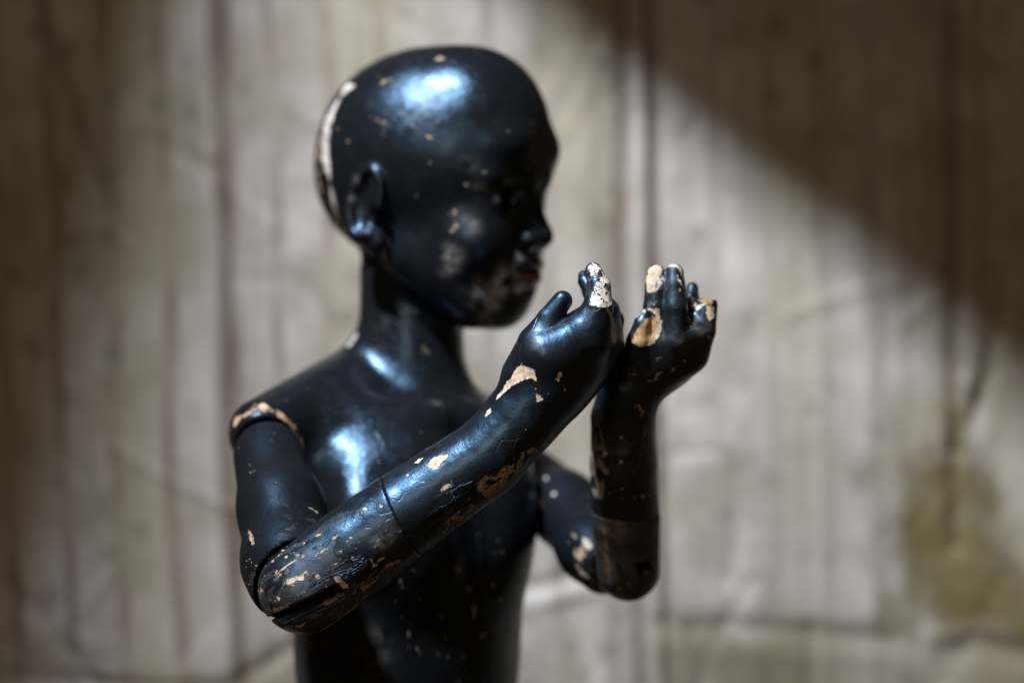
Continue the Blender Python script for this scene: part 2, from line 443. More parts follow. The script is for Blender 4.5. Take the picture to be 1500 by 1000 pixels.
def poly_sd(x, y, pts):
    """signed distance to a polygon, positive inside"""
    d = np.full(x.shape, 1e18); s = np.ones(x.shape)
    n = len(pts)
    for i in range(n):
        x0, y0 = pts[i]; x1, y1 = pts[i - 1]
        ex, ey = x1 - x0, y1 - y0; wx, wy = x - x0, y - y0
        t = np.clip((wx*ex + wy*ey) / (ex*ex + ey*ey + 1e-18), 0, 1)
        d = np.minimum(d, (wx - ex*t)**2 + (wy - ey*t)**2)
        c1 = y >= y0; c2 = y < y1; c3 = ex*wy > ey*wx
        s = np.where((c1 & c2 & c3) | (~c1 & ~c2 & ~c3), -s, s)
    return -s * np.sqrt(d)

def cloth_material():
    m = bpy.data.materials.new('faded_striped_cloth'); b = NB(nt(m))
    tc = b.n('ShaderNodeTexCoord'); v = tc.outputs['Object']
    pr = b.n('ShaderNodeBsdfPrincipled'); out = b.n('ShaderNodeOutputMaterial'); b.link(pr.outputs[0], out.inputs[0])
    sx = b.n('ShaderNodeSeparateXYZ'); b.link(v, sx.inputs[0])
    # stripes lean slightly
    wob = b.math('MULTIPLY', b.math('SUBTRACT', b.noise(v, 3, 3).outputs['Fac'], 0.5), 0.045)
    x = b.math('ADD', b.math('ADD', sx.outputs['X'], b.math('MULTIPLY', sx.outputs['Z'], 0.03)), wob)
    ph = b.math('FRACT', b.math('DIVIDE', b.math('ADD', x, 10.004), 0.0500))
    line = b.smooth(b.math('ABSOLUTE', b.math('SUBTRACT', ph, 0.5)), 0.06, 0.15, 1.0, 0.0)
    ph2 = b.math('FRACT', b.math('DIVIDE', b.math('ADD', x, 10.0), 0.2000))
    band = b.smooth(b.math('ABSOLUTE', b.math('SUBTRACT', ph2, 0.5)), 0.12, 0.24, 1.0, 0.0)
    base = b.mix(b.smooth(b.noise(v, 9, 6, 0.66).outputs['Fac'], 0.34, 0.66), (0.38, 0.335, 0.295, 1), (0.60, 0.565, 0.55, 1))
    base = b.mix(b.math('MULTIPLY', band, 0.35), base, (0.43, 0.375, 0.27, 1))
    lb = b.smooth(b.noise(v, 9, 3).outputs['Fac'], 0.35, 0.62)
    lb = b.math('MULTIPLY', lb, b.smooth(sx.outputs['X'], -0.20, 0.12, 0.85, 0.34))
    base = b.mix(b.math('MULTIPLY', line, lb), base, (0.24, 0.175, 0.15, 1))
    # small faded floral sprigs between the stripes
    vo = b.n('ShaderNodeTexVoronoi'); b.link(v, vo.inputs['Vector']); vo.inputs['Scale'].default_value = 26; vo.inputs['Randomness'].default_value = 0.7
    sprig = b.smooth(b.math('ADD', vo.outputs['Distance'], b.math('MULTIPLY', b.noise(v, 120, 3).outputs['Fac'], 0.3)), 0.30, 0.52, 1.0, 0.0)
    base = b.mix(b.math('MULTIPLY', sprig, 0.55), base, (0.20, 0.205, 0.165, 1))
    # grime blotches
    gb = b.smooth(b.noise(v, 3.2, 6, 0.62).outputs['Fac'], 0.48, 0.75)
    base = b.mix(b.math('MULTIPLY', gb, 0.70), base, (0.27, 0.215, 0.125, 1))
    gv = b.n('ShaderNodeMapping'); b.link(v, gv.inputs[0]); gv.inputs['Scale'].default_value = (1.0, 1.0, 0.16)
    drip = b.smooth(b.noise(gv.outputs[0], 26, 5, 0.62).outputs['Fac'], 0.50, 0.68)
    base = b.mix(b.math('MULTIPLY', drip, 0.24), base, (0.24, 0.19, 0.13, 1))
    fold_dark = b.attr('fold_tone').outputs['Fac']
    base = b.mix(b.math('MULTIPLY', fold_dark, 0.80), base, (0.19, 0.145, 0.115, 1))
    base = b.mix(b.math('MULTIPLY', b.attr('bottom_shade').outputs['Fac'], 0.68), base, (0.185, 0.155, 0.10, 1))  # painted-in shade of the lower cloth
    # water stain with a darker tide line
    st = b.math('ADD', b.attr('stain').outputs['Fac'], b.math('MULTIPLY', b.math('SUBTRACT', b.noise(v, 24, 7, 0.66).outputs['Fac'], 0.5), 190))
    ins = b.smooth(st, -34, 44)
    tide = b.math('MULTIPLY', ins, b.smooth(st, 10, 60, 1.0, 0.0))
    base = b.mix(b.math('MULTIPLY', ins, b.smooth(b.noise(v, 20, 4).outputs['Fac'], 0.3, 0.7, 0.72, 0.96)), base, (0.150, 0.118, 0.036, 1))
    base = b.mix(b.math('MULTIPLY', tide, 0.38), base, (0.10, 0.075, 0.033, 1))
    b.link(base, pr.inputs['Base Color'])
    pr.inputs['Roughness'].default_value = 0.88; pr.inputs['Specular IOR Level'].default_value = 0.2
    wv = b.noise(v, 900, 3).outputs['Fac']
    bp = b.n('ShaderNodeBump'); bp.inputs['Distance'].default_value = 0.001; bp.inputs['Strength'].default_value = 0.3
    hh = b.math('ADD', b.math('MULTIPLY', wv, 0.4), b.math('MULTIPLY', b.noise(v, 60, 4).outputs['Fac'], 1.6))
    b.link(hh, bp.inputs['Height']); b.link(bp.outputs[0], pr.inputs['Normal'])
    return m

cloth = build_cloth()
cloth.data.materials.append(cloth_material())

# ------------------------------------------------------------------ unseen boards added above the frame to block part of the top lamp
def flag_board(name, wall_a, wall_b, frac, width, side):
    def wp(px, py): return P(px, py, YW)
    a = LAMP + (wp(*wall_a) - LAMP) * frac; b = LAMP + (wp(*wall_b) - LAMP) * frac
    d = unit(b - a); n = unit(np.cross(d, (a + b) / 2 - LAMP)); away = unit(np.cross(n, d)) * 0
    perp = unit(np.cross(d, unit((a + b) / 2 - LAMP))) * side
    t = unit((a + b) / 2 - LAMP) * 0.012
    q = [a - d * 0.02, b + d * 0.02, b + d * 0.02 + perp * width, a - d * 0.02 + perp * width]
    vs = [v + SHIFT for v in q] + [v + SHIFT - t for v in q]
    me = bpy.data.meshes.new(name); c0 = np.mean(vs, 0)
    me.from_pydata([tuple(v - c0) for v in vs], [], [(0,1,2,3), (7,6,5,4), (0,4,5,1), (1,5,6,2), (2,6,7,3), (3,7,4,0)]); me.update()
    bm = bmesh.new(); bm.from_mesh(me); bmesh.ops.recalc_face_normals(bm, faces=bm.faces); bm.to_mesh(me); bm.free()
    o = bpy.data.objects.new(name, me); o.location = c0.tolist(); col.objects.link(o); o['kind'] = 'structure'
    m = bpy.data.materials.new('dark_flag_wood'); b_ = NB(nt(m)); pr = b_.n('ShaderNodeBsdfPrincipled'); ou = b_.n('ShaderNodeOutputMaterial'); b_.link(pr.outputs[0], ou.inputs[0])
    tc = b_.n('ShaderNodeTexCoord')
    b_.link(b_.mix(b_.noise(tc.outputs['Object'], 12, 4).outputs['Fac'], (0.05, 0.035, 0.022, 1), (0.10, 0.07, 0.045, 1)), pr.inputs['Base Color']); pr.inputs['Roughness'].default_value = 0.8
    me.materials.append(m)
flag_board('flag_board', (300, -322), (2400, 1290), 0.63, 1.60, 1)
flag_board('flag_board', (540, -700), (120, 1500), 0.34, 0.60, -1)

# ------------------------------------------------------------------ the jointed figure
BASE = np.array([R(-120, 0.2), 0.19, -0.62])          # foot of the visible body, model space
root = bpy.data.objects.new('jointed_mannequin', None); col.objects.link(root)
root.location = (BASE + SHIFT).tolist(); root.empty_display_size = 0.1
root['label'] = 'worn black lacquered wooden mannequin with jointed arms, both hands cupped before its face'
root['category'] = 'mannequin'

def finish(name, V, Q, mat, parent, chips=(), scuffs=(), wear=None, label=None, splits=None, seed=1, rand=0):
    """link a mesh as a part; splits: per-vertex label array -> {label: (name, parent-or-None)} become children"""
    N = vnormals(V, Q)
    chip, ccol = lay_chips(V, Q, N, chips)
    sc = np.zeros(len(V))
    if scuffs:
        bvh = BVHTree.FromPolygons(V.tolist(), Q.tolist())
        for (px, py, rx, s) in scuffs:
            h = hit(bvh, px, py)
            if h is None: continue
            c = np.array(h[0]); d = np.linalg.norm(V - c, axis=1); rr = R(rx, c[1])
            sc = np.maximum(sc, s * np.exp(-(d / rr)**2))
    wr = np.zeros(len(V)) if wear is None else wear(V)
    # chips lie slightly below the paint surface
    V = V - N * (0.00035 * fade(chip, -0.4, 0.6))[:, None]
    N = vnormals(V, Q)
    out = []
    groups = [(0, name, parent)] if splits is None else [(k, v[0], v[1]) for k, v in splits[1].items()]
    fl = None if splits is None else splits[0][Q[:, 0]].copy()
    if splits is not None:                              # a part keeps its largest piece; crumbs go to the neighbouring part
        for key in list(splits[1]):
            home = splits[1][key][1]
            if key in (0, 3, 4) and not isinstance(home, int): continue
            fi = np.where(fl == key)[0]; lab = np.arange(len(V))
            for _ in range(400):
                m = lab[Q[fi]].min(1); new = lab.copy(); np.minimum.at(new, Q[fi].reshape(-1), np.repeat(m, 4))
                if (new == lab).all(): break
                lab = new
            if len(fi) == 0: continue
            u, c = np.unique(lab[Q[fi, 0]], return_counts=True)
            fl[fi[lab[Q[fi, 0]] != u[c.argmax()]]] = home if isinstance(home, int) else 0
    made = {}
    for key, nm, par in groups:
        fq = Q if fl is None else Q[fl == key]
        if len(fq) == 0: continue
        used, inv = np.unique(fq, return_inverse=True); fq = inv.reshape(-1, 4)
        me = bpy.data.meshes.new(nm)
        vv = V[used] - BASE
        me.vertices.add(len(vv)); me.vertices.foreach_set('co', vv.astype(np.float32).reshape(-1))
        me.loops.add(len(fq) * 4); me.loops.foreach_set('vertex_index', fq.astype(np.int32).reshape(-1))
        me.polygons.add(len(fq)); me.polygons.foreach_set('loop_start', (np.arange(len(fq)) * 4).astype(np.int32))
        me.update(calc_edges=True); me.validate()
        me.shade_smooth()
        for an, val in (('chip', chip), ('scuff', sc), ('wear', wr)):
            a = me.attributes.new(an, 'FLOAT', 'POINT'); a.data.foreach_set('value', val[used].astype(np.float32))
        a = me.attributes.new('chip_colour', 'FLOAT_COLOR', 'POINT'); a.data.foreach_set('color', np.c_[ccol[used], np.ones(len(used))].astype(np.float32).reshape(-1))
        me.normals_split_custom_set_from_vertices(N[used].tolist())
        me.materials.append(mat)
        o = bpy.data.objects.new(nm, me); col.objects.link(o)
        o.parent = made[par] if isinstance(par, int) else par
        if label and key == groups[0][0]: o['label'] = label
        made[key] = o; out.append(o)
    return out[0]

def ray(px, py):
    d = P(px, py, 0.0) - np.array([0, -D, 0]); return d / np.linalg.norm(d)
def hit(bvh, px, py):
    loc, n, i, dist = bvh.ray_cast(Vector((0, -D, 0)), Vector(ray(px, py).tolist()))
    return None if loc is None else (loc, n)

CREAM = (0.80, 0.64, 0.50); WOOD = (0.50, 0.31, 0.15); WHITE = (0.86, 0.82, 0.80); DULL = (0.42, 0.33, 0.24)
RED = (0.42, 0.09, 0.05); PINK = (0.62, 0.24, 0.17); GREY = (0.56, 0.53, 0.49); BROWN = (0.26, 0.15, 0.07)
LIPC = (0.30, 0.075, 0.04); RIM = (0.60, 0.40, 0.24)

def lay_chips(V, Q, N, chips):
    chip = np.full(len(V), -20.0); cc = np.tile(np.array(CREAM), (len(V), 1))
    if not chips: return chip, cc
    bvh = BVHTree.FromPolygons(V.tolist(), Q.tolist())
    eye = np.array([0, -D, 0])
    for colr, pts in chips:
        if isinstance(pts[0], (int, float)):            # a dot: px, py, radius
            cx, cy, rr = pts
            pts = [(cx + rr * math.cos(t), cy + rr * math.sin(t)) for t in np.linspace(0, 6.283, 9)[:-1]]
        cx = sum(p[0] for p in pts) / len(pts); cy = sum(p[1] for p in pts) / len(pts)
        hc = hit(bvh, cx, cy)
        if hc is None: continue
        c = np.array(hc[0])
        hits = [hit(bvh, *p) for p in pts]
        q3 = []
        n = np.array(hc[1])
        ns = [np.array(h[1]) for h in hits if h is not None and np.linalg.norm(np.array(h[0]) - c) < 0.08]
        if ns: n = unit(n + sum(ns))
        for p, h in zip(pts, hits):
            if h is not None and np.linalg.norm(np.array(h[0]) - c) < 0.08: q3.append(np.array(h[0]))
            else:
                dr = ray(*p); dn = dr @ n
                t = ((c - eye) @ n) / (dn if abs(dn) > 0.15 else -0.15)
                q3.append(eye + dr * t)
        a = unit(np.cross(n, [0.1, 0.2, 1.0])); b2 = np.cross(n, a)
        p2 = [((q - c) @ a * 1000, (q - c) @ b2 * 1000) for q in q3]
        rad = max(np.linalg.norm(q - c) for q in q3) + 0.008
        rel = V - c
        m = (np.linalg.norm(rel, axis=1) < rad) & (N @ n > -0.1)
        if not m.any(): continue
        sd = poly_sd(rel[m] @ a * 1000, rel[m] @ b2 * 1000, p2)
        idx = np.where(m)[0]; better = sd > chip[idx]
        chip[idx[better]] = sd[better]; cc[idx[better]] = colr
    return chip, cc

def strip(pts, w):
    """a polygon of width w px along a polyline"""
    L, Rr = [], []
    for i, (x, y) in enumerate(pts):
        x0, y0 = pts[max(i-1, 0)]; x1, y1 = pts[min(i+1, len(pts)-1)]
        l = math.hypot(x1-x0, y1-y0) or 1; nx, ny = -(y1-y0)/l*w/2, (x1-x0)/l*w/2
        f = 0.35 if i in (0, len(pts)-1) else 1
        L.append((x+nx*f, y+ny*f)); Rr.append((x-nx*f, y-ny*f))
    return L + Rr[::-1]

# ---- head, neck and torso share one field, parted at the collar
HY = 0.215; HC = P(633, 225, HY)
TH = math.radians(25)
hf = np.array([math.cos(TH), -math.sin(TH), 0]); hl = np.array([math.sin(TH), math.cos(TH), 0]); hu = np.array([0, 0, 1.0])
HA = np.stack([hf, hl, hu])
def H(f, l, u): return HC + (hf * f + hl * l + hu * u) * 0.001
def he(c, r, rot=None):
    A = HA if rot is None else rot @ HA
    return ellipsoid(H(*c), np.array(r) * 0.001, A)
def hc(a, b, ra, rb): return cone(H(*a), H(*b), ra * 0.001, rb * 0.001)
def rot_l(deg):
    t = math.radians(deg); return np.array([[math.cos(t), 0, math.sin(t)], [0, 1, 0], [-math.sin(t), 0, math.cos(t)]])

TS = unit([0.70, 0.68, 0]); TF = np.array([TS[1], -TS[0], 0.0]); TA = np.stack([TF, TS, [0, 0, 1.0]])
TC = P(599, 760, 0.195)
def T(f, s, u): return TC + (TF * f + TS * s + np.array([0, 0, 1.0]) * u) * 0.001
def te(c, r): return ellipsoid(T(*c), np.array(r) * 0.001, TA)

def head_prims(F):
    mm = 0.001
    F.add(he((0, 0, 0), (91, 73, 80)))
    F.add(he((-6, 0, -18), (84, 68, 66)), 12*mm)
    F.add(he((34, 0, -8), (56, 60, 56)), 14*mm)                 # forehead
    F.add(he((36, 0, 26), (50, 52, 50)), 16*mm)
    F.add(he((32, 0, -68), (50, 53, 60)), 22*mm)                # face
    for s in (-1, 1):
        F.add(he((70, s*27, 2), (19, 20, 15)), 14*mm)           # frontal bosses
        F.add(hc((79, s*12, -22), (65, s*43, -22), 8, 8), 12*mm)  # brow ridge
        F.add(he((46, s*35, -70), (27, 22, 26)), 16*mm)         # cheek
        F.add(hc((4, s*44, -80), (46, s*24, -113), 17, 17), 22*mm)  # jaw
    F.add(he((60, 0, -92), (24, 30, 28)), 14*mm)                # muzzle
    F.add(he((54, 0, -113), (20, 21, 18)), 12*mm)               # chin
    for s in (-1, 1):
        F.cut(he((89, s*30, -38), (15, 15, 11)), 10*mm)         # orbit
        F.add(he((64, s*30, -37), (16, 15, 14)), 4*mm)          # lids
    F.add(hc((79, 0, -36), (90, 0, -60), 6.5, 7.5), 9*mm)       # nose bridge
    F.add(he((91, 0, -65), (8, 8, 6.8)), 4.5*mm)
    for s in (-1, 1): F.add(he((84, s*10, -66), (9, 7.5, 7)), 5*mm)
    for s in (-1, 1): F.cut(he((90, s*5.5, -73), (4, 3, 4)), 1.5*mm)
    F.add(he((80, 0, -84), (8, 21, 5.2)), 5*mm)                 # upper lip
    F.add(he((78, 0, -95), (9, 18, 6)), 5*mm)                   # lower lip
    F.cut(he((90, 0, -89.3), (10, 24, 1.7)), 3*mm)
    F.cut(he((84, 0, -104), (9, 18, 5)), 8*mm)                  # groove under the lip
    for s in (-1, 1):
        F.cut(hc((84, s*30, -37), (16, s*25, -37), 9.3, 10.5), 1.0*mm)   # empty eye
    F.cut(he((10, 0, -150), (70, 60, 14)), 10*mm)
    # a flat shaped into the side of the skull to widen its highlight
    fn = unit([-0.235, -0.90, 0.37]); sup = np.sqrt(((HA @ fn * np.array([91, 73, 80]))**2).sum()) * mm
    F.clip(HC + fn * (sup - 1.3*mm), fn, 8*mm)
    # ears
    for s in (-1, 1):
        A = rot_l(-12)
        t = math.radians(s * 22)
        lean = np.array([[math.cos(t), math.sin(t), 0], [-math.sin(t), math.cos(t), 0], [0, 0, 1]])
        A = lean @ A
        E = 1 if s < 0 else 2
        F.add(he((-19, s*71, -41), (18.5, 8.5, 30), A), 4*mm, label=E)
        F.add(he((-12, s*68, -68), (10, 7, 10), A), 5*mm, label=E)
        F.cut(he((-17.5, s*80, -40), (13.5, 12.5, 24), A), 2*mm)       # bowl inside the rim
        F.add(he((-11, s*68, -34), (4, 6, 17), A), 4*mm, label=E)      # inner fold
        F.cut(he((-10, s*77, -52), (7, 9, 9), A), 2.5*mm)

def torso_prims(F):
    mm = 0.001
    F.add(te((0, 0, 4), (72, 94, 92)))                       # rib cage
    F.add(te((0, 0, -90), (72, 93, 150)), 40*mm)                # belly
    F.add(te((0, 0, -240), (76, 100, 110)), 40*mm)              # hips
    F.add(cone(P(548, 552, 0.222), P(385, 632, 0.108), R(60, .22), R(50, .1)), 26*mm)
    F.add(cone(P(410, 668, 0.132), T(20, -36, 30), R(48, .12), 38*mm), 26*mm)   # near breast muscle
    F.add(cone(P(512, 612, 0.162), P(530, 752, 0.114), 27*mm, 31*mm), 16*mm)
    F.add(cone(P(736, 690, 0.280), T(26, 34, 36), R(46, .28), 40*mm), 26*mm)
    F.add(cone(P(636, 596, 0.215), P(752, 672, 0.300), R(54, .2), R(44, .3)), 24*mm)
    for s in (-1, 1):
        F.add(te((32, s*40 - (6 if s > 0 else 0), 4), (46, 42, 70)), 26*mm)          # breast
    F.add(cone(T(48, -12, 78), T(6, -80, 80), 7*mm, 7*mm), 20*mm)   # collar bones
    F.add(cone(T(48, 12, 78), T(6, 80, 80), 7*mm, 7*mm), 20*mm)
    F.cut(te((72, 0, 88), (13, 9, 11)), 12*mm)                # throat pit
    F.cut(te((100, 0, 40), (20, 9, 50)), 30*mm)                 # breast bone hollow

NSH = P(393, 668, 0.082); FSH = P(756, 690, 0.285)
def body_field(lo, hi, h):
    F = Field(lo, hi, h)
    torso_prims(F)
    F.add(cone(P(600, 400, 0.225), P(605, 600, 0.205), R(73, .22), R(81, .2)), 0.020)      # neck
    G = Field(lo, hi, h); head_prims(G)
    k = 0.010; hh = np.maximum(k - np.abs(F.F - G.F), 0) / k
    F.F = np.minimum(F.F, G.F) - hh * hh * k * 0.25
    F.prims = F.prims + G.prims
    return F

COLLAR = P(608, 540, 0.20); COLN = unit(np.array([0.30, -0.20, 1.0]))
Fb = body_field(np.array([-.24, .02, -.62]), np.array([.12, .40, .26]), 0.0020)
Fb.cut(ellipsoid(NSH, [R(57, .08)]*3), 0.002)
Fb.cut(ellipsoid(FSH, [R(54, .28)]*3), 0.002)
Vb, Qb = Fb.mesh()
labs = Fb.labels(Vb)                                   # 1, 2: ears
labs[(labs == 0) & ((Vb - COLLAR) @ COLN > 0)] = 3     # head and neck
labs[labs == 0] = 4                                    # torso
head_chips = [
    (WHITE, strip([(506, 122), (492, 146), (481, 178), (476, 210), (478, 240), (484, 264)], 10)), (DULL, strip([(470, 200), (466, 240), (470, 285), (480, 312)], 5)),
    (WHITE, strip([(484, 272), (488, 296), (496, 324)], 8)),
    (DULL, strip([(556, 124), (566, 117), (578, 116)], 5)), (DULL, strip([(548, 108), (560, 112)], 4)), (DULL, strip([(536, 168), (560, 178), (572, 184)], 5)), (DULL, strip([(566, 180), (561, 200)], 5)),
    (DULL, strip([(618, 180), (642, 178)], 6)), (DULL, strip([(636, 88), (644, 85), (653, 88)], 5)),
    (DULL, (708, 250, 4)), (DULL, (682, 271, 3.5)), (DULL, (714, 241, 3)), (DULL, (667, 312, 4)), (DULL, (668, 332, 4)), (DULL, (677, 322, 3)), (DULL, (662, 338, 3)),
    (DULL, (611, 288, 3)), (GREY, (669, 460, 3)),
    (DULL, strip([(738, 272), (748, 271), (756, 276)], 2.5)), (DULL, strip([(704, 246), (712, 252)], 5)), (DULL, strip([(664, 306), (670, 318), (666, 330)], 6)), (DULL, strip([(676, 318), (682, 326)], 4)), (DULL, strip([(692, 262), (684, 272)], 4)), (LIPC, [(762, 402), (778, 395), (792, 398), (788, 410), (776, 420), (766, 412)]),
]
head_scuffs = [(662, 375, 14, .75), (658, 392, 12, .6), (732, 420, 20, 1.3), (722, 446, 14, 1.3), (742, 402, 14, 1.2), (756, 418, 10, 1.0), (700, 430, 18, .6), (712, 468, 14, .9), (762, 286, 6, .75), (727, 290, 6, .5), (744, 266, 8, .45), (704, 278, 10, .45), (752, 312, 6, .45), (690, 330, 14, .35), (684, 240, 10, .3), (760, 376, 6, .5), (620, 150, 24, .35), (515, 290, 5, .7), (520, 265, 6, .6), (560, 470, 14, .12)]
torso_chips = [
    (CREAM, strip([(695, 886), (694, 904)], 11)), (GREY, (687, 862, 4.5)), (GREY, (671, 832, 4.5)), (GREY, strip([(612, 868), (615, 880)], 7)), (GREY, strip([(585, 846), (590, 860)], 7)), (GREY, (734, 877, 4)), (GREY, (723, 857, 4)), (GREY, (654, 935, 3)),
    (WHITE, strip([(508, 508), (522, 488)], 10)),
    (RIM, strip([(341, 628), (346, 616), (354, 608), (366, 602), (384, 598), (402, 602), (416, 612), (428, 624), (438, 640), (446, 658)], 8)),
    ((0.66, 0.50, 0.41), [(376, 594), (383, 589), (391, 592), (395, 601), (386, 603)]), (WOOD, strip([(344, 614), (356, 604), (368, 600)], 8)),
    (GREY, (628, 846, 3)), (GREY, (646, 902, 2.5)), (GREY, (708, 930, 3)), (GREY, (590, 905, 2.5)), (GREY, (742, 840, 2.5)), (GREY, strip([(676, 950), (680, 972)], 3)), (GREY, strip([(640, 958), (662, 962)], 2.5)),
    (GREY, strip([(606, 830), (598, 950)], 2)),
]
body_scuffs = head_scuffs + [(552, 935, 20, .25), (545, 960, 26, .25), (500, 504, 10, .3), (636, 588, 9, .35)]
finish('torso', Vb, Qb, MAT_BODY, root, head_chips + torso_chips, body_scuffs,
    splits=(labs, {4: ('torso', root), 3: ('head', root), 1: ('ear', 3), 2: ('ear', 3)}))
bpy.data.objects['head']['label'] = 'shaven head with empty round eye holes and a worn strip at the back'

# ---- near arm
def upper_arm(pts, elbow, er, h, name, chips, wear_amt, seed):
    lo = np.min([p - r for p, r in pts], 0) - 0.006; hi = np.max([p + r for p, r in pts], 0) + 0.006
    F = Field(lo, hi, h)
    for (a, ra), (b, rb) in zip(pts[:-1], pts[1:]): F.add(cone(a, b, ra, rb), 0.012)
    F.cut(ellipsoid(elbow, [er]*3), 0.0016)
    V, Q = F.mesh()
    wf = lambda V: wear_amt * fade(-np.linalg.norm(V - elbow, axis=1), -er * 1.7, -er)
    return finish('upper_arm', V, Q, MAT_DULL, root, chips, wear=wf)

NEL = P(446, 860, -0.006)
upper_arm([(NSH, R(51, .082)), (P(412, 745, .045), R(60, .045)), (P(424, 822, .014), R(66, .014)), (P(430, 850, .004), R(64, 0))], NEL, R(73), 0.0015, 'upper_arm',
    [(DULL, strip([(362, 772), (368, 786), (372, 800)], 7)), (DULL, strip([(366, 692), (374, 688)], 5)), (DULL, strip([(362, 676), (368, 682)], 4)), (DULL, (404, 705, 2)), (DULL, strip([(452, 742), (466, 750)], 7)), (DULL, strip([(392, 646), (399, 643)], 3)),
     (DULL, strip([(364, 812), (368, 830)], 4)), (DULL, (402, 752, 2)), (DULL, strip([(432, 762), (440, 770)], 3))], 0.55, 3)

def labelled_hand(F, chains, palm_k):
    """chains: list of (label, k, [(point, radius), ...])"""
    for lab, k, ch in chains:
        for i, ((a, ra), (b, rb)) in enumerate(zip(ch[:-1], ch[1:])):
            F.add(cone(a, b, ra, rb), k if i == 0 else 0.0012, label=lab)

def near_forearm():
    lo = np.array([-.185, -.065, -.215]); hi = np.array([.085, .085, .065])
    F = Field(lo, hi, 0.00105)
    q = lambda x, y, d=0.0: P(x, y, d)
    axis = [(446, 860, -.006, 68), (520, 806, -.004, 67), (585, 757, -.002, 64), (648, 713, 0, 60), (714, 668, 0, 57), (756, 622, 0, 55)]
    for (x0, y0, d0, r0), (x1, y1, d1, r1) in zip(axis[:-1], axis[1:]):
        F.add(cone(q(x0, y0, d0), q(x1, y1, d1), R(r0), R(r1)), 0.0015, label=0)
    ax = unit(q(890, 440) - q(756, 622)); bdir = unit([0.25, 0.95, -0.18]); bdir = unit(bdir - ax * (bdir @ ax)); nrm = np.cross(ax, bdir)
    A = np.stack([ax, bdir, nrm])
    F.add(ellipsoid(q(802, 566, .004), [R(80), R(68), R(60)], A), 0.014, label=1)          # heel of the hand
    F.add(ellipsoid(q(842, 520, .012), [R(78), R(84), R(57)], A), 0.014, label=1)          # back of the hand
    F.cut(ellipsoid(q(832, 452, .022), [R(58), R(70), R(22)], A), 0.010)                    # cupped palm
    chains = [
        (2, 0.011, [(q(771, 545, -.006), R(33)), (q(783, 500, -.010), R(23)), (q(803, 467, -.012), R(16.5)), (q(824, 440, -.012), R(14.5))]),
        (1, 0.012, [(q(800, 520, -.016), R(30)), (q(836, 502, -.014), R(26)), (q(866, 476, -.010), R(24))]),
        (3, 0.008, [(q(862, 496, -.008), R(34)), (q(876, 450, -.012), R(22)), (q(877, 420, -.010), R(17.5)), (q(869, 396, -.006), R(12))]),
        (4, 0.006, [(q(882, 496, .014), R(33)), (q(888, 456, .016), R(20)), (q(868, 428, .022), R(15)), (q(857, 412, .026), R(10.5)), (q(855, 404, .028), R(8.5))]),
        (5, 0.006, [(q(884, 506, .040), R(31)), (q(896, 470, .044), R(19)), (q(884, 446, .050), R(15)), (q(868, 436, .055), R(12))]),
        (6, 0.006, [(q(878, 524, .062), R(28)), (q(892, 494, .070), R(17)), (q(880, 474, .076), R(13)), (q(864, 466, .080), R(11))]),
    ]
    labelled_hand(F, chains, .01)
    # mortise for the elbow tenon
    d = unit(q(505, 858) - q(408, 905)); n = np.array([0, -1.0, 0]); v = np.cross(d, n)
    F.cut(box(q(444, 892, -.034), [R(62), 0.016, R(11)], np.stack([d, n, v]), 0.001), 0.001)
    F.cut(box(q(400, 905, -.02), [R(40), 0.05, R(3.2)], np.stack([unit(q(470, 900) - q(400, 930)), n, np.cross(unit(q(470, 900) - q(400, 930)), n)]), 0.0005), 0.0006)
    return F
Fn = near_forearm()
CR = P(588, 752, 0); CN = unit(P(648, 713) - P(540, 790) + np.array([.0, -.004, -0.010]))
Fe = Fn.copy(); Fe.clip(CR - CN * 0.0001, CN, 0.0003)
Fn.clip(CR + CN * 0.0001, -CN, 0.0003)
near_chips = [
    (CREAM, [(754, 541), (763, 534), (772, 537), (783, 541), (786, 559), (779, 553), (768, 556), (753, 562), (748, 556)]),
    (CREAM, [(752, 550), (756, 560), (740, 573), (727, 585), (729, 578), (743, 558)]),
    (CREAM, [(712, 602), (718, 596), (719, 603), (710, 612)]), (CREAM, (746, 518, 3)),
    (CREAM, [(815, 552), (821, 541), (823, 550), (818, 558), (813, 556)]), (CREAM, [(784, 575), (792, 578), (796, 584), (787, 591)]), (CREAM, (828, 570, 2.5)),
    (CREAM, [(624, 682), (638, 668), (656, 663), (656, 668), (648, 676), (642, 686), (630, 685)]), (CREAM, [(606, 678), (612, 672), (620, 670), (612, 678)]), (CREAM, (597, 695, 1.5)),
    (CREAM, [(644, 716), (650, 710), (662, 706), (661, 711), (652, 718), (646, 720)]),
    (DULL, [(697, 712), (710, 694), (730, 690), (748, 676), (766, 662), (780, 655), (798, 664), (790, 676), (772, 692), (752, 706), (736, 722), (720, 730), (704, 728)]),
    (WOOD, [(762, 676), (774, 662), (789, 657), (782, 668), (770, 684)]), (WOOD, [(818, 650), (823, 644), (822, 652), (816, 656)]), (WOOD, strip([(712, 722), (734, 718)], 6)),
    (DULL, [(640, 776), (668, 750), (690, 738), (700, 740), (676, 762), (650, 780)]), (WOOD, [(722, 706), (744, 690), (760, 690), (742, 708), (728, 716)]), (DULL, strip([(676, 738), (690, 728)], 5)), (DULL, (683, 706, 2)), (DULL, (686, 744, 2)),
    (WHITE, [(862, 446), (866, 430), (872, 414), (880, 404), (890, 414), (898, 432), (897, 444), (888, 452), (874, 448)]),
    (WHITE, [(860, 392), (868, 385), (878, 388), (876, 402), (866, 404)]), (CREAM, strip([(880, 392), (888, 408), (896, 426)], 7)), (CREAM, strip([(888, 452), (898, 470)], 5)), (PINK, strip([(866, 388), (876, 386)], 4)),
]
near_scuffs = [(790, 500, 14, .25), (740, 735, 30, .2)]
Vn, Qn = Fn.mesh(); ln = Fn.labels(Vn)
